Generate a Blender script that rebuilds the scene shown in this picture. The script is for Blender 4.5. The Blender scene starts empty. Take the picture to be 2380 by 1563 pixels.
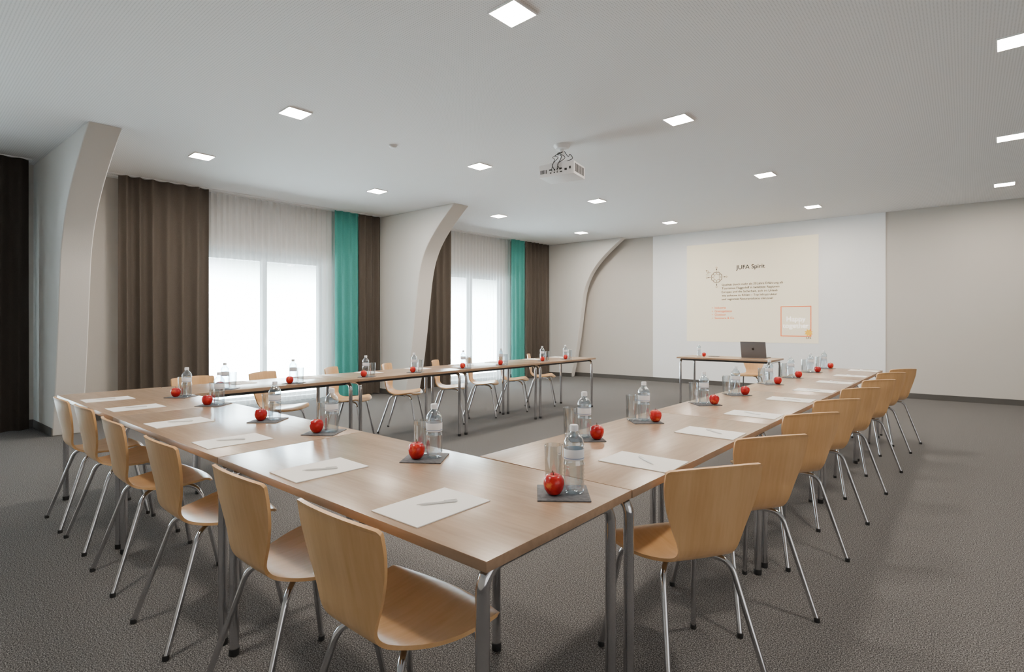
import bpy, math, random
from mathutils import Vector, Matrix
random.seed(7)
C = bpy.context.scene.collection
K = 0.893          # scene is laid out in units a bit larger than metres, scaled once at the end
TT = 0.83          # table top
CZ = 3.56          # ceiling
DR = math.radians

# ------------------------------------------------------------------ materials
def newmat(name):
    m = bpy.data.materials.new(name); m.use_nodes = True
    nt = m.node_tree; nt.nodes.clear()
    out = nt.nodes.new('ShaderNodeOutputMaterial')
    return m, nt, out
def N(nt, t, **kw):
    n = nt.nodes.new(t)
    for k, v in kw.items(): setattr(n, k, v)
    return n
def pbr(name, col, rough=.5, metal=0., emis=None, estr=0., bump=None, noise=None, spec=.5, coat=0.):
    m, nt, out = newmat(name)
    b = N(nt, 'ShaderNodeBsdfPrincipled')
    b.inputs['Base Color'].default_value = (*col, 1)
    b.inputs['Roughness'].default_value = rough
    b.inputs['Metallic'].default_value = metal
    b.inputs['Specular IOR Level'].default_value = spec
    b.inputs['Coat Weight'].default_value = coat
    if emis:
        b.inputs['Emission Color'].default_value = (*emis, 1)
        b.inputs['Emission Strength'].default_value = estr
    tc = N(nt, 'ShaderNodeTexCoord')
    if noise:
        sc, amt = noise
        n = N(nt, 'ShaderNodeTexNoise'); n.inputs['Scale'].default_value = sc; n.inputs['Detail'].default_value = 4
        nt.links.new(tc.outputs['Object'], n.inputs['Vector'])
        r = N(nt, 'ShaderNodeValToRGB')
        r.color_ramp.elements[0].position = .3; r.color_ramp.elements[1].position = .7
        r.color_ramp.elements[0].color = (*[c*(1-amt) for c in col], 1)
        r.color_ramp.elements[1].color = (*[min(1, c*(1+amt)) for c in col], 1)
        nt.links.new(n.outputs['Fac'], r.inputs['Fac']); nt.links.new(r.outputs['Color'], b.inputs['Base Color'])
    if bump:
        sc, st, di = bump
        n2 = N(nt, 'ShaderNodeTexNoise'); n2.inputs['Scale'].default_value = sc
        nt.links.new(tc.outputs['Object'], n2.inputs['Vector'])
        bp = N(nt, 'ShaderNodeBump'); bp.inputs['Strength'].default_value = st; bp.inputs['Distance'].default_value = di
        nt.links.new(n2.outputs['Fac'], bp.inputs['Height']); nt.links.new(bp.outputs['Normal'], b.inputs['Normal'])
    nt.links.new(b.outputs[0], out.inputs[0])
    return m
def wood(name, dark, light, scale, rough, coat=0., fine=(1, 1, 1)):
    m, nt, out = newmat(name)
    b = N(nt, 'ShaderNodeBsdfPrincipled'); b.inputs['Roughness'].default_value = rough
    b.inputs['Coat Weight'].default_value = coat; b.inputs['Coat Roughness'].default_value = .32
    tc = N(nt, 'ShaderNodeTexCoord'); oi = N(nt, 'ShaderNodeObjectInfo')
    add = N(nt, 'ShaderNodeVectorMath', operation='ADD')
    mul = N(nt, 'ShaderNodeVectorMath', operation='SCALE'); mul.inputs[0].default_value = (7, 3, 5)
    nt.links.new(oi.outputs['Random'], mul.inputs['Scale'])
    nt.links.new(tc.outputs['Object'], add.inputs[0]); nt.links.new(mul.outputs[0], add.inputs[1])
    mp = N(nt, 'ShaderNodeMapping'); mp.inputs['Scale'].default_value = scale
    nt.links.new(add.outputs[0], mp.inputs['Vector'])
    n = N(nt, 'ShaderNodeTexNoise'); n.inputs['Scale'].default_value = 1; n.inputs['Detail'].default_value = 5; n.inputs['Distortion'].default_value = .6
    nt.links.new(mp.outputs[0], n.inputs['Vector'])
    mp2 = N(nt, 'ShaderNodeMapping'); mp2.inputs['Scale'].default_value = [s*f*6 for s, f in zip(scale, fine)]
    nt.links.new(add.outputs[0], mp2.inputs['Vector'])
    n2 = N(nt, 'ShaderNodeTexNoise'); n2.inputs['Scale'].default_value = 1; n2.inputs['Detail'].default_value = 3
    nt.links.new(mp2.outputs[0], n2.inputs['Vector'])
    mx = N(nt, 'ShaderNodeMath', operation='MULTIPLY_ADD'); mx.inputs[1].default_value = .40
    sub = N(nt, 'ShaderNodeMath', operation='MULTIPLY'); sub.inputs[1].default_value = .60
    nt.links.new(n.outputs['Fac'], sub.inputs[0]); nt.links.new(n2.outputs['Fac'], mx.inputs[0]); nt.links.new(sub.outputs[0], mx.inputs[2])
    r = N(nt, 'ShaderNodeValToRGB')
    r.color_ramp.elements[0].position = .36; r.color_ramp.elements[1].position = .64
    r.color_ramp.elements[0].color = (*dark, 1); r.color_ramp.elements[1].color = (*light, 1)
    nt.links.new(mx.outputs[0], r.inputs['Fac']); nt.links.new(r.outputs['Color'], b.inputs['Base Color'])
    nt.links.new(b.outputs[0], out.inputs[0])
    return m
def clear(name, tint, gloss=.12, rough=.03):
    m, nt, out = newmat(name)
    t = N(nt, 'ShaderNodeBsdfTransparent'); t.inputs['Color'].default_value = (*tint, 1)
    g = N(nt, 'ShaderNodeBsdfGlossy'); g.inputs['Roughness'].default_value = rough
    lw = N(nt, 'ShaderNodeLayerWeight'); lw.inputs['Blend'].default_value = .35
    ma = N(nt, 'ShaderNodeMath', operation='MULTIPLY_ADD'); ma.inputs[1].default_value = .7; ma.inputs[2].default_value = gloss
    nt.links.new(lw.outputs['Facing'], ma.inputs[0])
    mx = N(nt, 'ShaderNodeMixShader'); nt.links.new(ma.outputs[0], mx.inputs[0])
    nt.links.new(t.outputs[0], mx.inputs[1]); nt.links.new(g.outputs[0], mx.inputs[2]); nt.links.new(mx.outputs[0], out.inputs[0])
    return m
def emit(name, col, s):
    m, nt, out = newmat(name)
    e = N(nt, 'ShaderNodeEmission'); e.inputs['Color'].default_value = (*col, 1); e.inputs['Strength'].default_value = s
    nt.links.new(e.outputs[0], out.inputs[0]); return m

M = {}
M['table'] = wood('oak_laminate', (.325, .212, .132), (.43, .292, .19), (1.1, 11, 11), .27, .18)
M['edge'] = wood('oak_edge_band', (.29, .185, .115), (.39, .255, .165), (1.1, 11, 11), .4)
M['ply'] = wood('beech_plywood', (.65, .365, .150), (.75, .455, .215), (13, 1.3, 1.3), .36, .1)
M['chrome'] = pbr('chrome', (.60, .60, .62), .11, 1.)
M['rubber'] = pbr('black_rubber', (.02, .02, .02), .6)
M['darksteel'] = pbr('dark_steel', (.08, .08, .085), .4, .6)
M['wall'] = pbr('greige_paint', (.585, .55, .51), .85, bump=(90, .05, .01))
M['rib'] = pbr('pale_plaster', (.74, .72, .69), .85, bump=(60, .05, .01))
M['screen'] = pbr('white_paint', (.96, .97, .985), .8, spec=.2)
M['base'] = pbr('dark_skirting', (.08, .075, .07), .6)
M['paper'] = pbr('paper', (.95, .93, .90), .8)
M['penw'] = pbr('white_plastic', (.95, .94, .92), .35)
M['slate'] = pbr('grey_felt', (.12, .12, .13), .75, noise=(60, .3))
M['bottle'] = clear('clear_plastic', (.86, .94, .995), .18, .06)
M['glass'] = clear('clear_glass', (.94, .965, .975), .12, .03)
M['labelm'] = pbr('label_paper', (.86, .88, .92), .5)
M['labelb'] = pbr('label_print_blue', (.25, .33, .52), .5)
M['stem'] = pbr('stem', (.12, .07, .03), .7)
M['laptop'] = pbr('grey_aluminium', (.16, .16, .17), .38, .4)
M['logo'] = pbr('logo_dark', (.01, .01, .012), .15)
M['projw'] = pbr('projector_white', (.95, .95, .96), .4)
M['grille'] = pbr('dark_grille', (.03, .03, .03), .5)
M['cable'] = pbr('black_cable', (.012, .012, .012), .5)
M['frame'] = pbr('window_frame_grey', (.03, .05, .055), .5)
M['pane'] = clear('window_glass', (.95, .98, .97), .03, .01)
M['lampframe'] = pbr('lamp_frame', (.85, .85, .85), .4)
M['lamp'] = emit('lamp_diffuser', (1., .89, .76), 285)
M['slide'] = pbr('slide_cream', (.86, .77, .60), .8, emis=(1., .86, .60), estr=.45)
M['inkg'] = pbr('slide_ink', (.02, .02, .018), .9, spec=.1)
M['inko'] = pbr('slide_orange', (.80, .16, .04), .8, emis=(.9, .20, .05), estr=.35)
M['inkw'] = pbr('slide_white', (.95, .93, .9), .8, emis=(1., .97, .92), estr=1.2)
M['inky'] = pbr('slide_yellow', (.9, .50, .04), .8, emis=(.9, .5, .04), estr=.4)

# apple
m, nt, out = newmat('apple_skin')
b = N(nt, 'ShaderNodeBsdfPrincipled'); b.inputs['Roughness'].default_value = .22
tc = N(nt, 'ShaderNodeTexCoord'); oi = N(nt, 'ShaderNodeObjectInfo')
add = N(nt, 'ShaderNodeVectorMath', operation='ADD'); nt.links.new(tc.outputs['Object'], add.inputs[0])
cmb = N(nt, 'ShaderNodeCombineXYZ'); nt.links.new(oi.outputs['Random'], cmb.inputs[0]); nt.links.new(cmb.outputs[0], add.inputs[1])
n = N(nt, 'ShaderNodeTexNoise'); n.inputs['Scale'].default_value = 22; n.inputs['Detail'].default_value = 4; nt.links.new(add.outputs[0], n.inputs['Vector'])
r = N(nt, 'ShaderNodeValToRGB'); e = r.color_ramp.elements
e[0].position = .35; e[0].color = (.38, .006, .010, 1); e[1].position = .78; e[1].color = (.80, .34, .08, 1)
k = e.new(.6); k.color = (.60, .018, .016, 1)
nt.links.new(n.outputs['Fac'], r.inputs['Fac']); nt.links.new(r.outputs['Color'], b.inputs['Base Color']); nt.links.new(b.outputs[0], out.inputs[0])
M['apple'] = m
# fabric
def fabric(name, c, rough=.9, trans=.0):
    m, nt, out = newmat(name)
    b = N(nt, 'ShaderNodeBsdfPrincipled'); b.inputs['Roughness'].default_value = rough; b.inputs['Specular IOR Level'].default_value = .15
    tc = N(nt, 'ShaderNodeTexCoord'); mp = N(nt, 'ShaderNodeMapping'); mp.inputs['Scale'].default_value = (160, 160, 60)
    nt.links.new(tc.outputs['Object'], mp.inputs['Vector'])
    n = N(nt, 'ShaderNodeTexNoise'); n.inputs['Scale'].default_value = 1.5; n.inputs['Detail'].default_value = 5
    nt.links.new(mp.outputs[0], n.inputs['Vector'])
    r = N(nt, 'ShaderNodeValToRGB'); r.color_ramp.elements[0].position = .3; r.color_ramp.elements[1].position = .7
    r.color_ramp.elements[0].color = (*[x*.85 for x in c], 1); r.color_ramp.elements[1].color = (*[x*1.12 for x in c], 1)
    nt.links.new(n.outputs['Fac'], r.inputs['Fac']); nt.links.new(r.outputs['Color'], b.inputs['Base Color'])
    if trans:
        t = N(nt, 'ShaderNodeBsdfTranslucent'); nt.links.new(r.outputs['Color'], t.inputs['Color'])
        mx = N(nt, 'ShaderNodeMixShader'); mx.inputs[0].default_value = trans
        nt.links.new(b.outputs[0], mx.inputs[1]); nt.links.new(t.outputs[0], mx.inputs[2]); nt.links.new(mx.outputs[0], out.inputs[0])
    else: nt.links.new(b.outputs[0], out.inputs[0])
    return m
M['brown'] = fabric('brown_curtain_cloth', (.115, .096, .080))
M['brown_shaded'] = fabric('shaded_brown_curtain_cloth', (.04, .033, .028))  # same brown cloth, darkened to paint in the near bay's weaker light
M['teal'] = fabric('turquoise_curtain_cloth', (.10, .41, .37), trans=.25)
m, nt, out = newmat('sheer_voile')
d = N(nt, 'ShaderNodeBsdfDiffuse'); d.inputs['Color'].default_value = (.96, .955, .96, 1)
t = N(nt, 'ShaderNodeBsdfTranslucent'); t.inputs['Color'].default_value = (.92, .93, .94, 1)
x1 = N(nt, 'ShaderNodeMixShader'); x1.inputs[0].default_value = .12
tr = N(nt, 'ShaderNodeBsdfTransparent')
x2 = N(nt, 'ShaderNodeMixShader'); x2.inputs[0].default_value = .42
nt.links.new(d.outputs[0], x1.inputs[1]); nt.links.new(t.outputs[0], x1.inputs[2])
nt.links.new(x1.outputs[0], x2.inputs[1]); nt.links.new(tr.outputs[0], x2.inputs[2]); nt.links.new(x2.outputs[0], out.inputs[0])
M['sheer'] = m
# carpet
m, nt, out = newmat('loop_carpet')
b = N(nt, 'ShaderNodeBsdfPrincipled'); b.inputs['Roughness'].default_value = 1.; b.inputs['Specular IOR Level'].default_value = .0
tc = N(nt, 'ShaderNodeTexCoord')
n = N(nt, 'ShaderNodeTexNoise'); n.inputs['Scale'].default_value = 190; n.inputs['Detail'].default_value = 2; n.inputs['Roughness'].default_value = .7
nt.links.new(tc.outputs['Object'], n.inputs['Vector'])
r = N(nt, 'ShaderNodeValToRGB'); e = r.color_ramp.elements
e[0].position = .36; e[0].color = (.038, .037, .038, 1); e[1].position = .68; e[1].color = (.38, .37, .365, 1)
k = e.new(.5); k.color = (.115, .111, .110, 1)
nt.links.new(n.outputs['Fac'], r.inputs['Fac']); nt.links.new(r.outputs['Color'], b.inputs['Base Color'])
nt.links.new(b.outputs[0], out.inputs[0]); M['carpet'] = m
# perforated ceiling
m, nt, out = newmat('perforated_acoustic_board')
b = N(nt, 'ShaderNodeBsdfPrincipled'); b.inputs['Roughness'].default_value = .9; b.inputs['Specular IOR Level'].default_value = .15
tc = N(nt, 'ShaderNodeTexCoord'); mp = N(nt, 'ShaderNodeMapping'); mp.inputs['Scale'].default_value = (50, 50, 50)
nt.links.new(tc.outputs['Object'], mp.inputs['Vector'])
fr = N(nt, 'ShaderNodeVectorMath', operation='FRACTION'); nt.links.new(mp.outputs[0], fr.inputs[0])
sb = N(nt, 'ShaderNodeVectorMath', operation='SUBTRACT'); sb.inputs[1].default_value = (.5, .5, 0); nt.links.new(fr.outputs[0], sb.inputs[0])
ml = N(nt, 'ShaderNodeVectorMath', operation='MULTIPLY'); ml.inputs[1].default_value = (1, 1, 0); nt.links.new(sb.outputs[0], ml.inputs[0])
ln = N(nt, 'ShaderNodeVectorMath', operation='LENGTH'); nt.links.new(ml.outputs[0], ln.inputs[0])
r = N(nt, 'ShaderNodeValToRGB'); e = r.color_ramp.elements
e[0].position = .18; e[0].color = (.64, .635, .635, 1); e[1].position = .32; e[1].color = (.86, .85, .85, 1)
nt.links.new(ln.outputs['Value'], r.inputs['Fac']); nt.links.new(r.outputs['Color'], b.inputs['Base Color'])
nt.links.new(b.outputs[0], out.inputs[0]); M['ceil'] = m
# exterior
m, nt, out = newmat('bright_garden')
e_ = N(nt, 'ShaderNodeEmission'); tc = N(nt, 'ShaderNodeTexCoord')
n = N(nt, 'ShaderNodeTexNoise'); n.inputs['Scale'].default_value = .8; n.inputs['Detail'].default_value = 5; nt.links.new(tc.outputs['Object'], n.inputs['Vector'])
r = N(nt, 'ShaderNodeValToRGB'); r.color_ramp.elements[0].position = .35; r.color_ramp.elements[1].position = .6
r.color_ramp.elements[0].color = (.66, .82, .82, 1); r.color_ramp.elements[1].color = (.78, .88, 1., 1)
nt.links.new(n.outputs['Fac'], r.inputs['Fac']); nt.links.new(r.outputs['Color'], e_.inputs['Color'])
sp = N(nt, 'ShaderNodeSeparateXYZ'); nt.links.new(tc.outputs['Object'], sp.inputs[0])
mr = N(nt, 'ShaderNodeMapRange'); mr.interpolation_type = 'SMOOTHSTEP'
mr.inputs['From Min'].default_value = 1.9; mr.inputs['From Max'].default_value = 3.05
mr.inputs['To Min'].default_value = 85; mr.inputs['To Max'].default_value = .9
nt.links.new(sp.outputs['Z'], mr.inputs['Value']); nt.links.new(mr.outputs[0], e_.inputs['Strength'])
nt.links.new(e_.outputs[0], out.inputs[0]); M['ext'] = m

# ------------------------------------------------------------------ mesh helpers
def mk(name, verts, faces, mats, smooth=True, mi=None, auto=None):
    me = bpy.data.meshes.new(name); me.from_pydata([tuple(v) for v in verts], [], faces)
    if not isinstance(mats, (list, tuple)): mats = [mats]
    for x in mats: me.materials.append(x)
    if mi:
        for p, i in zip(me.polygons, mi): p.material_index = i
    import bmesh
    bm = bmesh.new(); bm.from_mesh(me); bmesh.ops.recalc_face_normals(bm, faces=bm.faces); bm.to_mesh(me); bm.free()
    if smooth:
        for p in me.polygons: p.use_smooth = True
        if auto is not None:
            me.set_sharp_from_angle(angle=DR(auto))
    me.update()
    o = bpy.data.objects.new(name, me); C.objects.link(o)
    return o
def boxdata(x0, x1, y0, y1, z0, z1, off=0):
    v = [(x0, y0, z0), (x1, y0, z0), (x1, y1, z0), (x0, y1, z0), (x0, y0, z1), (x1, y0, z1), (x1, y1, z1), (x0, y1, z1)]
    f = [(0, 3, 2, 1), (4, 5, 6, 7), (0, 1, 5, 4), (1, 2, 6, 5), (2, 3, 7, 6), (3, 0, 4, 7)]
    return v, [tuple(i+off for i in q) for q in f]
def boxes(name, lst, mat, bevel=0):
    V = []; F = []
    for bx in lst:
        v, f = boxdata(*bx, off=len(V)); V += v; F += f
    o = mk(name, V, F, mat, smooth=False)
    if bevel:
        import bmesh
        bm = bmesh.new(); bm.from_mesh(o.data)
        bmesh.ops.bevel(bm, geom=bm.edges[:], offset=bevel, segments=2, affect='EDGES', profile=.6)
        bm.to_mesh(o.data); bm.free()
        for p in o.data.polygons: p.use_smooth = True
        o.data.set_sharp_from_angle(angle=DR(35))
    return o
def catmull(P, n=6):
    P = [Vector(p) for p in P]; Q = [P[0]*2-P[1]] + P + [P[-1]*2-P[-2]]; out = []
    for i in range(1, len(Q)-2):
        for k in range(n):
            t = k/n
            out.append(.5*((2*Q[i]) + (Q[i+1]-Q[i-1])*t + (2*Q[i-1]-5*Q[i]+4*Q[i+1]-Q[i+2])*t*t + (3*Q[i]-Q[i-1]-3*Q[i+1]+Q[i+2])*t**3))
    out.append(P[-1]); return out
def rounded(P, r, n=6):
    """polyline with rounded corners"""
    P = [Vector(p) for p in P]; out = [P[0]]
    for i in range(1, len(P)-1):
        a = (P[i-1]-P[i]); b = (P[i+1]-P[i]); rr = min(r, a.length*.49, b.length*.49)
        A = P[i]+a.normalized()*rr; B = P[i]+b.normalized()*rr
        for k in range(n+1):
            t = k/n; out.append(A*(1-t)**2 + P[i]*2*t*(1-t) + B*t*t)
    out.append(P[-1]); return out
def tubedata(P, r, seg=10, off=0):
    V = []; F = []; n = len(P); up = None
    for i, p in enumerate(P):
        d = (P[min(i+1, n-1)]-P[max(i-1, 0)]).normalized()
        if up is None:
            up = d.orthogonal().normalized()
        up = (up - d*up.dot(d)).normalized(); s = d.cross(up)
        for k in range(seg):
            a = 2*math.pi*k/seg; V.append(p + (up*math.cos(a)+s*math.sin(a))*r)
    for i in range(n-1):
        for k in range(seg):
            F.append((off+i*seg+k, off+i*seg+(k+1) % seg, off+(i+1)*seg+(k+1) % seg, off+(i+1)*seg+k))
    F.append(tuple(off+k for k in range(seg))[::-1]); F.append(tuple(off+(n-1)*seg+k for k in range(seg)))
    return V, F
def tube(name, P, r, mat, seg=10):
    V, F = tubedata([Vector(p) for p in P], r, seg); return mk(name, V, F, mat, auto=50)
def lathe(name, prof, mat, seg=28, auto=40, ripple=None):
    V = []; F = []; rings = []
    for (r, z) in prof:
        if r < 1e-6: V.append((0, 0, z)); rings.append([len(V)-1])
        else:
            st = len(V)
            for k in range(seg):
                a = 2*math.pi*k/seg; V.append((r*math.cos(a), r*math.sin(a), z))
            rings.append(list(range(st, st+seg)))
    for A, B in zip(rings, rings[1:]):
        for k in range(seg):
            k2 = (k+1) % seg
            if len(A) == 1 and len(B) == 1: continue
            if len(A) == 1: F.append((A[0], B[k2], B[k]))
            elif len(B) == 1: F.append((A[k], A[k2], B[0]))
            else: F.append((A[k], A[k2], B[k2], B[k]))
    return mk(name, V, F, mat, auto=auto)
def empty(name, loc=(0, 0, 0), rz=0):
    o = bpy.data.objects.new(name, None); o.empty_display_size = .1; o.location = loc; o.rotation_euler = (0, 0, rz); C.objects.link(o); return o
def par(ch, p): ch.parent = p; return ch
def tag(o, label, cat, group=None, kind=None):
    o['label'] = label
    if kind: o['kind'] = kind
    o['category'] = cat
    if group: o['group'] = group
    return o
def clone(src, loc, rz, label=None):
    def rec(s, p):
        c = s.copy(); C.objects.link(c)
        if p: c.parent = p
        for ch in s.children: rec(ch, c)
        return c
    c = rec(src, None); c.location = loc; c.rotation_euler = (0, 0, rz)
    if label: c['label'] = label
    return c
def place(proto, used, loc, rz, label=None):
    if not used[0]:
        used[0] = True; proto.location = loc; proto.rotation_euler = (0, 0, rz)
        if label: proto['label'] = label
        return proto
    return clone(proto, loc, rz, label)

# ------------------------------------------------------------------ room shell
o = boxes('floor', [(-10.6, 7, -4, 13.6, -.1, 0)], M['carpet']); tag(o, 'speckled grey loop pile carpet', 'floor', kind='structure')
o = boxes('ceiling', [(-10.6, 7, -4, 13.6, CZ, CZ+.15)], M['ceil']); tag(o, 'pale grey perforated acoustic ceiling', 'ceiling', kind='structure')
WL = (-9.447, 0, 0); WR = DR(-4)
def inwall(o, loc=(0, 0, 0)):
    o.rotation_euler = (0, 0, WR)
    l = Matrix.Rotation(WR, 3, 'Z') @ Vector(loc)
    o.location = (WL[0]+l.x, WL[1]+l.y, l.z); return o
WT = 2.68
wins = [(-1.5, .6), (3.36, 5.54), (8.25, 10.4)]
segs = []; s = -4
for a, b_ in wins:
    segs.append((-.55, -.35, s, a, 0, CZ)); segs.append((-.55, -.35, a, b_, WT, CZ)); s = b_
segs.append((-.55, -.35, s, 12.75, 0, CZ))
o = inwall(boxes('wall_left', segs, M['wall'])); tag(o, 'greige painted window wall with tall openings', 'wall', kind='structure')
bs = []; s = -4
for a, b_ in wins:
    bs.append((-.35, -.33, s, a, 0, .10)); s = b_
bs.append((-.35, -.33, s, 11.6, 0, .10))
o = inwall(boxes('baseboard_left', bs, M['base'])); tag(o, 'dark grey skirting board', 'baseboard', kind='structure')
for i, (a, b_) in enumerate(wins):
    cx = (a+b_)/2; h = WT; w = (b_-a)/2; L = []
    t0, t1 = -.06, .06
    L += [(t0, t1, -w, -w+.08, 0, h), (t0, t1, w-.08, w, 0, h), (t0, t1, -w, w, h-.10, h), (t0, t1, -w, w, 0, .07), (t0, t1, -.04, .04, .07, h-.08)]
    L += [(t0, t1, -w+.08, -.04, h-.17, h-.08), (t0, t1, .04, w-.08, h-.17, h-.08)]
    f = boxes('window_%d' % (i+1), L, M['frame']); inwall(f, (-.45, cx, 0)); tag(f, 'tall dark grey framed double window', 'window', kind='structure')
    for sgn in (-1, 1):
        y0, y1 = (sgn*.04, sgn*(w-.08)); y0, y1 = min(y0, y1), max(y0, y1)
        p = boxes('window_pane', [(-.005, .005, y0, y1, .07, h-.17)], M['pane']); par(p, f)
    hd = boxes('window_handle', [(.06, .09, -.012, .012, 1.1, 1.14), (.08, .10, -.012, .012, 1.02, 1.14)], M['lampframe']); par(hd, f)
o = inwall(boxes('exterior_backdrop', [(-3.6, -3.5, -6, 20, -1, 6)], M['ext'])); tag(o, 'bright hazy garden and sky outside windows', 'garden', kind='structure')

FR = math.atan(.045)
o = boxes('wall_back', [(-10.2, 8, 0, .2, 0, CZ)], M['wall']); o.location = (0, 12.63, 0); o.rotation_euler = (0, 0, FR)
tag(o, 'greige painted end wall of the room', 'wall', kind='structure')
o = boxes('baseboard_back', [(-8.3, 8, -.032, -.012, 0, .10)], M['base']); o.location = (0, 12.63, 0); o.rotation_euler = (0, 0, FR)
tag(o, 'dark grey skirting board along end wall', 'baseboard', kind='structure')
o = boxes('trim_1', [(-5.90, -1.19, -.012, 0, .0, CZ)], M['screen']); o.location = (0, 12.63, 0); o.rotation_euler = (0, 0, FR)
tag(o, 'white painted projection area on end wall', 'projection wall', kind='structure')
o = boxes('wall_front', [(-10.6, 6.2, -4.2, -4.0, 0, CZ)], M['wall']); tag(o, 'unseen greige wall opposite the projection, added to darken the room', 'wall', kind='structure')  # out of view; added to block world light and darken the near-left side
o = boxes('wall_right', [(6.0, 6.2, 3.0, 12.9, 0, CZ)], M['wall']); tag(o, 'unseen greige side wall, added to shade the right end', 'wall', kind='structure')  # out of view; partial wall added to darken the right end, gap admits light

# ribs
prof = [(.66, 0), (.76, .4), (.84, .8), (.92, 1.3), (.99, 1.8), (1.05, 2.2), (1.11, 2.5), (1.20, 2.75), (1.34, 2.98), (1.53, 3.2), (1.74, 3.40), (1.92, CZ)]
def rib(i, s0, th, ext, sh=0, tb=-.35):
    pp = [(p.x, p.y) for p in catmull([(a+sh+ext*max(0, (b_-2.3)/1.26), b_, 0) for a, b_ in prof], 5)]
    V = []; F = []; n = len(pp)
    for side in (0, 1):
        for t, z in pp: V.append((t, s0+.10*t+side*th, z))
        for t, z in pp: V.append((tb, s0+.10*tb+side*th, z))
    for k in range(n-1):
        F.append((k, k+1, n+k+1, n+k)); F.append((2*n+k, 3*n+k, 3*n+k+1, 2*n+k+1))
        F.append((k, 2*n+k, 2*n+k+1, k+1))
    F.append((0, n, 3*n, 2*n)); F.append((n-1, 3*n-1, 4*n-1, 2*n-1))
    for k in range(n-1): F.append((n+k, n+k+1, 3*n+k+1, 3*n+k))
    o = mk('trim_%d' % i, V, F, M['rib'], auto=30); inwall(o)
    bv = o.modifiers.new('edge_rounding', 'BEVEL'); bv.width = .012; bv.segments = 3; bv.limit_method = 'ANGLE'; bv.angle_limit = DR(50)
    tag(o, 'pale plastered pillar flaring out into the ceiling', 'pillar', kind='structure')
    bb = boxes('trim_%d' % (i+3), [(-.3, .69+sh, s0+.0-.012, s0+.0, 0, .10)], M['base']); 
    for v in bb.data.vertices: v.co.y += .10*v.co.x
    inwall(bb); tag(bb, 'dark skirting at pillar foot', 'baseboard', kind='structure')
rib(2, 1.40, .30, .28); rib(3, 6.62, .34, .08); rib(4, 11.94, .16, .25, -.08)

# curtains
def curtain(name, s0, s1, tc_, amp, per, mat, label, cat='curtain', z0=.02, z1=CZ-.015, ph=0):
    w = s1-s0; nx = int(w/per*14); nz = 14; V = []; F = []
    rnd = random.Random(int(s0*100)+int(amp*1000)); a1 = rnd.uniform(0, 6); a2 = rnd.uniform(0, 6)
    for j in range(nz+1):
        f = j/nz; z = z0+(z1-z0)*f
        for i in range(nx+1):
            s = -w/2+w*i/nx
            p = 2*math.pi*s/per + .7*math.sin(s*5+a1) + .3*math.sin(s*11+a2) + .15*math.sin(f*3+s*4)
            A = amp*(.85+.2*math.sin(s*7+a2))*(1.12-.25*f)
            V.append((A*math.sin(p)+.12*A*math.sin(2.0*p+f*1.5), s + .3*A*math.cos(p), z))
    for j in range(nz):
        for i in range(nx):
            a = j*(nx+1)+i; F.append((a, a+1, a+nx+2, a+nx+1))
    o = mk(name, V, F, mat); inwall(o, (tc_, (s0+s1)/2, 0)); tag(o, label, cat, 'window curtains'); return o
BL = 'dark brown floor-length blackout curtain'; SL = 'white translucent pleated sheer curtain over window'; TL = 'turquoise narrow floor-length curtain panel'
curtain('curtain', .35, 1.30, .0, .045, .17, M['brown_shaded'], BL)
curtain('sheer_curtain', -1.75, .45, -.20, .03, .10, M['sheer'], SL)
curtain('curtain', 2.26, 3.42, .0, .055, .185, M['brown'], BL)
curtain('sheer_curtain', 3.26, 5.68, -.17, .03, .10, M['sheer'], SL)
curtain('curtain', 5.58, 6.09, -.02, .035, .16, M['teal'], TL)
curtain('curtain', 6.08, 6.60, -.02, .05, .16, M['brown'], BL)
curtain('curtain', 7.10, 8.42, -.02, .055, .185, M['brown'], BL)
curtain('sheer_curtain', 8.22, 10.45, -.17, .03, .10, M['sheer'], SL)
curtain('curtain', 10.35, 10.86, -.02, .035, .16, M['teal'], TL)
curtain('curtain', 10.86, 11.80, -.02, .05, .16, M['brown'], BL)
for i, (a, b_) in enumerate([(-2.5, 1.33), (1.8, 6.6), (7.06, 11.80)]):
    o = inwall(boxes('trim_%d' % (8+i), [(-.20, -.16, a, b_, CZ-.012, CZ), (-.03, .01, a, b_, CZ-.012, CZ)], M['lampframe']))
    tag(o, 'white ceiling mounted curtain track', 'curtain track', kind='structure')

# ceiling lamps
CL = 0.115
lamp = boxes('ceiling_light', [(-CL-.008, -CL, -CL-.008, CL+.008, -.012, 0), (CL, CL+.008, -CL-.008, CL+.008, -.012, 0), (-CL, CL, -CL-.008, -CL, -.012, 0), (-CL, CL, CL, CL+.008, -.012, 0)], M['lampframe'])
tag(lamp, 'square recessed warm white ceiling light', 'ceiling light', 'ceiling lights')
dfz = boxes('light_diffuser', [(-CL, CL, -CL, CL, -.008, -.002)], M['lamp']); par(dfz, lamp)
used = [False]
for x, y in [(-2.41, 2.86), (-2.32, 5.47), (-2.22, 8.30), (-2.15, 11.10), (-5.24, 2.77), (-5.08, 5.33), (-4.94, 8.15), (-4.80, 10.87),
             (-7.51, 2.71), (-7.30, 5.25), (-7.12, 8.02), (-6.93, 10.73), (.30, 5.61), (.39, 8.46), (.45, 11.24), (.22, 2.95),
             (-2.5, .3)]:
    place(lamp, used, (x, y, CZ), DR(-2))
o = lathe('smoke_detector', [(0, -.03), (.03, -.03), (.045, -.02), (.05, 0), (0, 0)], M['lampframe']); o.location = (-5.30, 4.04, CZ)
tag(o, 'small round white ceiling sensor', 'sensor')

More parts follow.
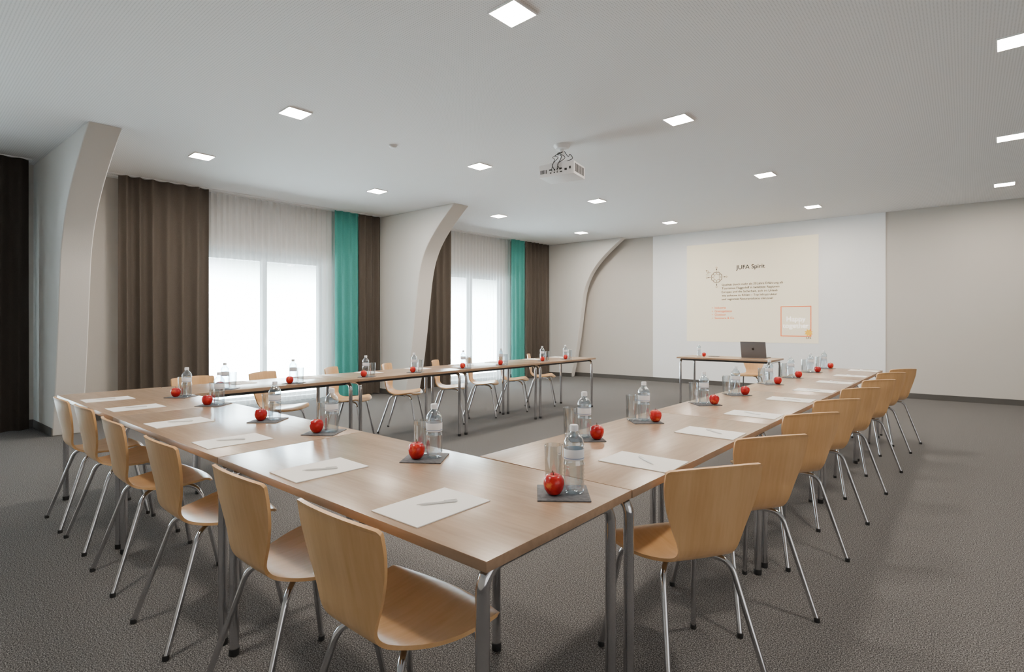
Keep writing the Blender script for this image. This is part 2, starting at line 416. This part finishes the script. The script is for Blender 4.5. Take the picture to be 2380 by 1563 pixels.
# ------------------------------------------------------------------ tables
def table_proto(L, W):
    e = empty('conference_table')
    th = .028
    top = boxes('tabletop', [(-L/2, L/2, -W/2, W/2, TT-th, TT)], [M['table'], M['edge']], bevel=.0025)
    for p in top.data.polygons:
        if abs(p.normal.z) < .5: p.material_index = 1
    par(top, e)
    r = .0185; ix = L/2-.055; iy = W/2-.045; zt = TT-th-r
    for sx in (-1, 1):
        for sy in (-1, 1):
            P = rounded([(sx*ix, sy*iy, .02), (sx*ix, sy*iy, zt), (sx*ix, sy*(iy-.14), zt)], .075, 8)
            l = tube('leg', P, r, M['chrome'], 14); par(l, e)
            f = lathe('foot_cap', [(0, 0), (.019, 0), (.021, .004), (.021, .03), (0, .03)], M['rubber'], 14); f.location = (sx*ix, sy*iy, 0); par(f, e)
        c = tube('crossbar', [(sx*ix, -(iy-.14), zt), (sx*ix, 0, zt), (sx*ix, iy-.14, zt)], r, M['chrome'], 14); par(c, e)
    for sy in (-1, 1):
        rl = boxes('side_rail', [(-ix+.02, ix-.02, sy*(iy-.07)-.012, sy*(iy-.07)+.012, TT-th-.035, TT-th)], M['darksteel'], bevel=.002); par(rl, e)
    tag(e, 'long oak laminate conference table with chrome tube legs', 'table', 'conference tables in a U shape')
    return e
L1, W1 = 1.55, .72
tp = table_proto(L1-.005, W1); used = [False]
XR = -.862; Y0 = .93
for i in range(3): place(tp, used, (XR-L1*(i+.5), Y0+W1/2, 0), 0)
# second row turns along +y; slightly skewed
LR = 1.58; RS = -.0125
tp2 = table_proto(LR-.005, W1); used2 = [False]
for i in range(4):
    cy = Y0+W1+.004+LR*(i+.5)
    place(tp2, used2, (XR-W1/2-RS*(cy-1.65), cy, 0), DR(90)+RS)
for i in range(4):
    cy = Y0+W1+.004+L1*(i+.5)
    clone(tp, (-4.78-W1/2, cy, 0), DR(90))
pt = clone(tp, (-3.09, 9.38, 0), 0, 'oak laminate presenter table with chrome legs holding a laptop'); pt['group'] = 'presenter furniture'

# ------------------------------------------------------------------ chairs
cp = [(-.250, .880, .385), (-.2485, .872, .405), (-.245, .858, .410), (-.236, .80, .410), (-.222, .73, .382), (-.208, .66, .332), (-.198, .60, .282), (-.184, .555, .252), (-.155, .520, .248),
      (-.11, .500, .285), (-.05, .492, .370), (.02, .492, .440), (.09, .500, .485), (.16, .508, .50), (.205, .505, .49), (.232, .494, .46), (.242, .484, .40)]
cc = catmull([Vector(p) for p in cp], 4)
def surf(i, v):
    p = cc[i]; x = v*p.z/2
    f = max(0, min(1, (p.y-.51)/.12)); f = f*f*(3-2*f)   # 1 on back, 0 on seat
    if p.x > -.1: f = 0
    y = p.x + f*.65*x*x
    z = p.y + (1-f)*.16*x*x - (f*.22*x*x*(1-i/14) if i < 14 else 0)
    if p.x > .15 and f == 0: y -= .6*x*x*(p.x-.15)/.064
    return Vector((x, y, z))
def shell(name, i0, i1, nv=14, th=.012):
    V = []; F = []; n = i1-i0+1
    def nrm(i, v):
        du = surf(min(i+1, len(cc)-1), v)-surf(max(i-1, 0), v); dv = surf(i, v+.02)-surf(i, v-.02)
        return du.cross(dv).normalized()
    for side in (0, 1):
        for i in range(i0, i1+1):
            for k in range(nv+1):
                v = -1+2*k/nv; V.append(surf(i, v)+nrm(i, v)*(th/2 if side else -th/2))
    m_ = n*(nv+1); w = nv+1
    for i in range(n-1):
        for k in range(nv):
            a = i*w+k; F.append((a, a+1, a+w+1, a+w)); a += m_; F.append((a, a+w, a+w+1, a+1))
    for i in range(n-1):
        for k in (0, nv):
            a = i*w+k; F.append((a, a+w, a+w+m_, a+m_))
    for i in ((0,) if i0 == 0 else ()) + ((n-1,) if i1 == len(cc)-1 else ()):
        for k in range(nv):
            a = i*w+k; F.append((a, a+1, a+1+m_, a+m_))
    return mk(name, V, F, M['ply'], auto=50)
def chair_proto():
    e = empty('conference_chair')
    par(shell('backrest', 0, 30), e); par(shell('seat', 30, len(cc)-1), e)
    for sx in (-1, 1):
        for sy in (-1, 1):
            if sy > 0: P = [(sx*.07, .03, .474), (sx*.175, .150, .472), (sx*.232, .235, .01)]
            else: P = [(sx*.07, -.03, .474), (sx*.150, -.115, .472), (sx*.215, -.265, .01)]
            l = tube('leg', rounded(P, .07, 8), .0115, M['chrome'], 12); par(l, e)
            f = lathe('foot_cap', [(0, 0), (.013, 0), (.014, .004), (.0135, .022), (0, .022)], M['rubber'], 12); f.location = P[-1][0], P[-1][1], 0; par(f, e)
    par(boxes('seat_bracket', [(-.08, .08, -.05, .05, .468, .484)], M['darksteel'], bevel=.003), e)
    tag(e, 'beech plywood shell chair with chrome legs', 'chair', 'conference chairs around the tables')
    return e
ch = chair_proto(); cu = [False]
def chair_back_at(bx, by, ang, label=None):
    """place chair with middle of backrest top at (bx,by), facing angle ang (deg, 90 = +y)"""
    a = DR(ang-90); off = Matrix.Rotation(a, 3, 'Z') @ Vector((0, -.25, 0))
    return place(ch, cu, (bx-off.x, by-off.y, 0), a, label)
for bx, by, an in [(-1.325, .79, 90), (-1.940, .785, 90), (-2.745, .79, 90), (-3.54, .80, 89), (-4.26, .82, 91), (-4.83, .81, 90)]:
    chair_back_at(bx, by, an)
for l_, r_ in [((-.793, 1.736), (-.575, 2.047)), ((-.79, 2.42), (-.556, 2.739)), ((-.800, 3.24), (-.545, 3.55)), ((-.787, 3.98), (-.54, 4.29)),
               ((-.766, 4.81), (-.516, 5.18)), ((-.74, 5.66), (-.474, 6.03)), ((-.73, 6.60), (-.47, 7.0)), ((-.68, 7.25), (-.416, 7.62))]:
    bx = (l_[0]+r_[0])/2*1.03+.03; by = (l_[1]+r_[1])/2*1.03+.01
    chair_back_at(bx, by, 147)
for y, an in [(2.02, 8), (2.70, 25), (3.52, 38), (4.33, 36), (5.18, 36), (5.86, 34), (6.6, 34), (7.35, 34)]:
    chair_back_at(-5.86, y, an)
c = chair_back_at(-2.95, 10.35, 268, 'beech plywood shell chair pushed behind presenter table'); c['group'] = 'presenter furniture'

# ------------------------------------------------------------------ tableware
mat_ = boxes('coaster', [(-.085, .085, -.085, .085, 0, .004)], M['slate'], bevel=.001); tag(mat_, 'dark grey square felt coaster', 'coaster', 'place setting coasters')
pb = [(0, .004), (.018, .003), (.026, 0), (.031, .006), (.0325, .014)]
for k in range(1, 13):
    z = .014+k*.0068; pb.append((.0325-(.0020 if k % 2 else 0), z))
pb += [(.0325, .102), (.0305, .108), (.0305, .158), (.0322, .163), (.0315, .174), (.027, .188), (.019, .200), (.0120, .207), (.0112, .214), (.0112, .222)]
def sc(P): return [(r*1.07, z*.95) for r, z in P]
bottle = lathe('water_bottle', sc(pb), M['bottle'], 24, auto=60); tag(bottle, 'clear plastic water bottle with pale label', 'bottle', 'water bottles on tables')
par(lathe('bottle_cap', sc([(0.0116, .214), (.0136, .214), (.0136, .232), (.012, .235), (0, .235)]), M['labelm'], 18), bottle)
par(lathe('bottle_label', sc([(.0312, .116), (.0316, .117), (.0316, .152), (.0312, .153)]), M['labelm'], 24), bottle)
par(lathe('label_stripe', sc([(.0317, .121), (.0319, .1212), (.0319, .1238), (.0317, .124)]), M['labelb'], 24), bottle)
def textmesh(name, body, mat, width=None, height=None, align='LEFT', space=1.0, bold=0.):
    cu_ = bpy.data.curves.new(name, 'FONT'); cu_.body = body; cu_.align_x = align; cu_.space_line = space; cu_.offset = bold
    to = bpy.data.objects.new(name, cu_); C.objects.link(to)
    bpy.context.view_layer.update()
    dg = bpy.context.evaluated_depsgraph_get()
    me = bpy.data.meshes.new_from_object(to.evaluated_get(dg)); bpy.data.objects.remove(to)
    xs = [v.co.x for v in me.vertices]; ys = [v.co.y for v in me.vertices]
    w = max(xs)-min(xs); h = max(ys)-min(ys)
    s = width/w if width else height   # height = font size
    x0 = min(xs) if align == 'LEFT' else (min(xs)+max(xs))/2; y1 = max(ys) if width else .7
    for v in me.vertices: v.co = ((v.co.x-x0)*s, 0, (v.co.y-y1)*s)   # faces -Y, top-left origin
    me.materials.clear(); me.materials.append(mat)
    o = bpy.data.objects.new(name, me); C.objects.link(o); return o
tumbler = lathe('drinking_glass', [(0, .004), (.024, .002), (.027, 0), (.0285, .004), (.030, .06), (.0325, .145), (.0312, .146), (.0288, .06), (.0265, .014), (0, .012)], M['glass'], 28)
tag(tumbler, 'clear straight empty drinking glass', 'glass', 'drinking glasses on tables')
apl = lathe('apple', [(0, .006), (.006, .003), (.014, 0), (.023, .006), (.031, .020), (.0345, .036), (.033, .050), (.026, .062), (.015, .067), (.007, .063), (0, .056)], M['apple'], 24, auto=80)
tag(apl, 'shiny red apple with short brown stem', 'apple', 'apples at place settings')
par(tube('apple_stem', [(0, 0, .054), (.001, 0, .068), (.005, .002, .078)], .0014, M['stem'], 6), apl)
pad = boxes('notepaper', [(-.105, .105, -.1485, .1485, 0, .003)], M['paper']); tag(pad, 'blank white sheet of writing paper', 'paper', 'writing paper at seats')
pen = empty('pen'); 
body = lathe('pen_barrel', [(0, 0), (.001, .002), (.0035, .018), (.004, .03), (.004, .125), (.003, .128), (0, .128)], M['penw'], 12); body.rotation_euler = (0, DR(90), 0); body.location = (-.065, 0, .004); par(body, pen)
clip = boxes('pen_clip', [(.02, .06, -.001, .001, .0080, .0095)], M['penw']); par(clip, pen)
tag(pen, 'white ballpoint pen with clip', 'pen', 'pens on writing paper')
U = {k: [False] for k in ('coaster', 'bottle', 'glass', 'apple', 'paper', 'pen')}
Fv = Vector((-.6453, .7639, 0)); Rv = Vector((.7639, .6453, 0))
def setting(c, bo, ao, go, rot=40):
    c = Vector((c[0], c[1], TT))
    place(mat_, U['coaster'], c, DR(rot+random.uniform(-6, 6)))
    z = Vector((0, 0, .0045))
    def P(o): return c+Rv*o[0]+Fv*o[1]+z
    place(bottle, U['bottle'], P(bo), random.uniform(0, 6))
    place(apl, U['apple'], P(ao), random.uniform(0, 6))
    place(tumbler, U['glass'], P(go), 0)
def paper(x, y, rz, pr=None):
    place(pad, U['paper'], (x, y, TT+.0005), rz)
    pr = random.uniform(-.3, .3) if pr is None else pr
    place(pen, U['pen'], (x+random.uniform(-.01, .02), y+random.uniform(-.02, .02), TT+.0037), rz+DR(58)+pr)
for x, y in [(-.996, 1.490), (-1.706, 1.506), (-2.519, 1.523), (-3.088, 1.50), (-3.978, 1.54), (-4.619, 1.552)]:
    c = Vector((x, y, 0))-Rv*.032
    setting((c.x, c.y), (.037, .004), (-.032, -.022), (-.026, .054))
for x, y in [(-1.256, 1.107), (-1.904, 1.107), (-2.693, 1.11), (-3.43, 1.122), (-4.262, 1.13), (-4.895, 1.12)]: paper(x, y, DR(random.uniform(-1.5, 1.5)), 0)
for x, y in [(-1.434, 2.247), (-1.424, 2.87), (-1.408, 3.763), (-1.404, 4.435), (-1.41, 5.425), (-1.41, 6.24), (-1.39, 7.08), (-1.385, 7.83)]:
    c = Vector((x, y, 0))+Rv*.005
    setting((c.x, c.y), (-.002, .018), (.052, -.034), (-.074, .022), 42)
for x, y in [(-.997, 2.021), (-1.0, 2.778), (-1.0, 3.52), (-.99, 4.394), (-.969, 5.131), (-.96, 5.976), (-.95, 6.841), (-.94, 7.72)]: paper(x-.01, y, DR(90+random.uniform(-2, 2)))
for x, y in [(-4.90, 1.96), (-4.90, 2.58), (-4.92, 3.41), (-4.94, 4.09), (-4.92, 4.88), (-4.93, 5.62), (-4.96, 6.62), (-4.96, 7.24)]:
    setting((x, y), (-.018, .016), (-.02, -.058), (.058, .0), 40)
for y in [2.25, 2.95, 3.72, 4.45, 5.22, 5.95, 6.85, 7.55]: paper(-5.33, y, DR(90+random.uniform(-3, 3)))
place(bottle, U['bottle'], (-3.62, 9.42, TT), 0); place(apl, U['apple'], (-3.53, 9.42, TT), 0)
place(mat_, U['coaster'], (-3.38, 9.5, TT), .2)

# ------------------------------------------------------------------ laptop
lp = empty('laptop', (-2.72, 9.50, TT)); tag(lp, 'dark grey aluminium laptop open on presenter table', 'laptop')
par(boxes('laptop_base', [(-.2, .2, -.005, .27, 0, .014)], M['laptop'], bevel=.004), lp)
par(boxes('keyboard', [(-.17, .17, .03, .15, .014, .0155)], M['grille']), lp)
lid = boxes('laptop_lid', [(-.2, .2, -.008, 0, 0, .27)], M['laptop'], bevel=.003); lid.rotation_euler = (DR(14), 0, 0); lid.location = (0, 0, .014); par(lid, lp)
scr = boxes('laptop_display', [(-.185, .185, 0.0005, .002, .012, .255)], M['logo']); scr.parent = lid
V = [(0, -.0095, .145)]; F = []
for k in range(24):
    a = 2*math.pi*k/24; rr = .02*(1+.12*math.cos(2*a)-.10*max(0, math.sin(a))**3)
    if -0.5 < a < .6 or a > 5.9: rr *= .82
    V.append((rr*math.cos(a), -.0095, .145+rr*1.1*math.sin(a)))
for k in range(24): F.append((0, 1+k, 1+(k+1) % 24))
V += [(0, -.0095, .168), (.004, -.0095, .178), (.010, -.0095, .182), (.006, -.0095, .171)]; F.append((25, 26, 27, 28))
lg = mk('lid_emblem', V, F, M['logo'], smooth=False); lg.parent = lid

# ------------------------------------------------------------------ projector
pj = empty('projector', (-3.74, 5.36, 0), DR(10)); tag(pj, 'white ceiling mounted projector with dangling black cables', 'projector')
zb = 3.155; BX = .23; BH = .155
par(boxes('projector_body', [(-BX, BX, -.16, .18, zb, zb+BH)], M['projw'], bevel=.016), pj)
vg = []
for k in range(8): vg.append((BX+.0005, BX+.004, -.13+k*.034, -.115+k*.034, zb+.03, zb+.125))
par(boxes('vent_grille', vg, M['grille']), pj)
vl = []
for k in range(5): vl.append((-.205+k*.018, -.197+k*.018, -.1635, -.160, zb+.04, zb+.085))
par(boxes('speaker_grille', vl, M['grille']), pj)
pr = []
for (x, z, w, h) in [(-.09, .07, .035, .014), (-.03, .07, .018, .012), (.015, .075, .012, .012), (.045, .07, .03, .018), (-.08, .035, .02, .012), (-.03, .035, .014, .014), (.01, .035, .014, .014), (.05, .035, .03, .012), (.11, .05, .03, .025), (.17, .06, .02, .03)]:
    pr.append((x, x+w, -.1635, -.160, zb+z, zb+z+h))
par(boxes('port_panel', pr, M['grille']), pj)
ln_ = lathe('lens', [(0, .02), (.03, .02), (.036, .03), (.036, 0), (0, 0)], M['grille'], 20); ln_.rotation_euler = (DR(-90), 0, 0); ln_.location = (.08, .178, zb+.07); par(ln_, pj)
par(lathe('mount_plate', [(0, CZ), (.10, CZ), (.10, CZ-.015), (.075, CZ-.045), (.03, CZ-.05), (.03, zb+BH+.05), (.06, zb+BH+.045), (.06, zb+BH+.03), (0, zb+BH+.03)], M['projw'], 24), pj)
V = []; F = []
for sx, sy in ((-1, -1), (1, -1), (-1, 1), (1, 1)):
    v, f = tubedata([Vector((sx*.03, sy*.03, zb+BH+.036)), Vector((sx*.11, sy*.09, zb+BH+.028)), Vector((sx*.13, sy*.10, zb+BH-.006))], .008, 8, len(V)); V += v; F += f
par(mk('mount_arm', V, F, M['projw'], auto=50), pj)
for k in range(4):
    x0 = -.05+.035*k
    P = catmull([(0.03*math.cos(k), -.03, CZ-.09), (x0*.9-.03, -.09-.01*k, zb+.25+.008*k), (x0*1.3+.04, -.15, zb+.20+.012*(k % 3)), (x0+.02-.04*(k % 2), -.185, zb+.13), (x0, -.175, zb+.07), (x0, -.162, zb+.06)], 6)
    par(tube('cable', P, .004, M['cable'], 8), pj)
par(tube('cable', catmull([(.05, -.03, CZ-.09), (.12, -.08, zb+.23), (.16, -.12, zb+.24), (.19, -.11, zb+.19), (.13, -.14, zb+.156)], 6), .004, M['cable'], 8), pj)

# ------------------------------------------------------------------ projected slide
def wallpt(x): return (x, 12.63+.045*x)
sx0, sx1, sz0, sz1 = -5.05, -2.32, 1.0, 3.25
scx = (sx0+sx1)/2
sl = boxes('projected_slide', [((sx0-scx), (sx1-scx), -.003, 0, sz0, sz1)], M['slide'])
px, py = wallpt(scx); nx_, ny_ = math.sin(FR), -math.cos(FR)
sl.location = (px+nx_*.013, py+ny_*.013, 0); sl.rotation_euler = (0, 0, FR)
tag(sl, 'cream projected presentation slide with text and emblems', 'projected slide')
def onslide(o, x, z, d=.006): o.location = (x-scx, -d, z); par(o, sl); return o
onslide(textmesh('heading_text', 'JUFA Spirit', M['inkg'], width=.60, bold=.008), -3.94, 2.72)
for k, tx in enumerate(['Qualität durch mehr als 20 Jahre Erfahrung als', 'Tourismus-Flaggschiff in beliebten Regionen', 'Europas und die Sicherheit, sich im Urlaub', 'wie zuhause zu fühlen – Top Infrastruktur', 'und regionale Naturprodukte inklusive!']):
    onslide(textmesh('body_text', tx, M['inkg'], height=.068, bold=.008), -4.25, 2.32-k*.082)
for k, tx in enumerate(['•  Industrie', '•  Grenzgebiete', '•  Outdoor', '•  Seminare & Co']):
    onslide(textmesh('bullet_text', tx, M['inko'], height=.070, bold=.012), -4.47, 1.80-k*.078)
q = .016
onslide(boxes('logo_square', [(-.29, .29, 0, .002, -.32, -.32+q), (-.29, .29, 0, .002, .32-q, .32), (-.29, -.29+q, 0, .002, -.32, .32), (.29-q, .29, 0, .002, -.32, .32)], M['inko']), -2.74, 1.46)
onslide(textmesh('logo_text', 'Happy\ntogether', M['inkw'], width=.50, align='CENTER', bold=.008), -2.74, 1.56)
V = [(0, 0, 0)]; F = []
for k in range(16):
    a = 2*math.pi*k/16; rr = .085 if k % 2 else .05; V.append((rr*math.cos(a), 0, rr*math.sin(a)))
for k in range(16): F.append((0, 1+k, 1+(k+1) % 16))
onslide(mk('sun_emblem', V, F, M['inky'], smooth=False), -2.50, 1.22, .008)
onslide(textmesh('emblem_text', 'JUFA', M['inkg'], width=.10, align='CENTER', bold=.02), -2.50, 1.13, .008)
def ring(r0, r1, n=40, cx=0, cz=0, off=0):
    V = []; F = []
    for k in range(n):
        a = 2*math.pi*k/n; V += [(cx+r0*math.cos(a), 0, cz+r0*math.sin(a)), (cx+r1*math.cos(a), 0, cz+r1*math.sin(a))]
    for k in range(n):
        a = off+2*k; b2 = off+2*((k+1) % n); F.append((a, a+1, b2+1, b2))
    return V, F
V = []; F = []
v, f = ring(.112, .119); V += v; F += f
for k in range(8):
    a = math.pi/8+k*math.pi/4
    v, f = ring(.030, .036, 18, .095*math.cos(a), .095*math.sin(a), len(V)); V += v; F += f
for k in range(4):
    a = k*math.pi/2; c_, s_ = math.cos(a), math.sin(a)
    def Q(u, w): return (u*c_-w*s_, 0, u*s_+w*c_)
    i = len(V); V += [Q(.12, -.003), Q(.20, -.003), Q(.20, .003), Q(.12, .003)]; F.append((i, i+1, i+2, i+3))
    i = len(V); V += [Q(.165, -.014), Q(.20, 0), Q(.165, .014)]; F.append((i, i+1, i+2))
    v, f = ring(.014, .020, 16, .219*c_, .219*s_, len(V)); V += v; F += f
onslide(mk('compass_emblem', V, F, M['inkg'], smooth=False), -4.365, 2.474)
V = []; F = []
for pth in ([(-.24, 0, .17), (-.20, 0, .10), (-.14, 0, .12)], [(-.24, 0, .17), (-.17, 0, .15), (-.20, 0, .10)], [(-.24, 0, .07), (-.16, 0, .06)]):
    v, f = tubedata([Vector(p) for p in pth], .004, 6, len(V)); V += v; F += f
onslide(mk('arrow_emblem', V, F, M['inkg']), -4.365, 2.474)

# ------------------------------------------------------------------ world, camera
w = bpy.data.worlds.new('World'); bpy.context.scene.world = w; w.use_nodes = True
w.node_tree.nodes['Background'].inputs['Color'].default_value = (1., .97, .95, 1)
w.node_tree.nodes['Background'].inputs['Strength'].default_value = 1.6
cam = bpy.data.cameras.new('camera'); co = bpy.data.objects.new('camera', cam); C.objects.link(co)
cam.sensor_width = 36; cam.lens = 36*1250/2380; cam.shift_y = -26.5/2380; cam.clip_start = .02
co.location = (0, 0, 1.39*K); co.rotation_euler = (DR(90), 0, DR(40.19))
bpy.context.scene.camera = co
for o in list(C.objects):
    if o.parent is None and o is not co:
        o.location = Vector(o.location)*K; o.scale = Vector(o.scale)*K
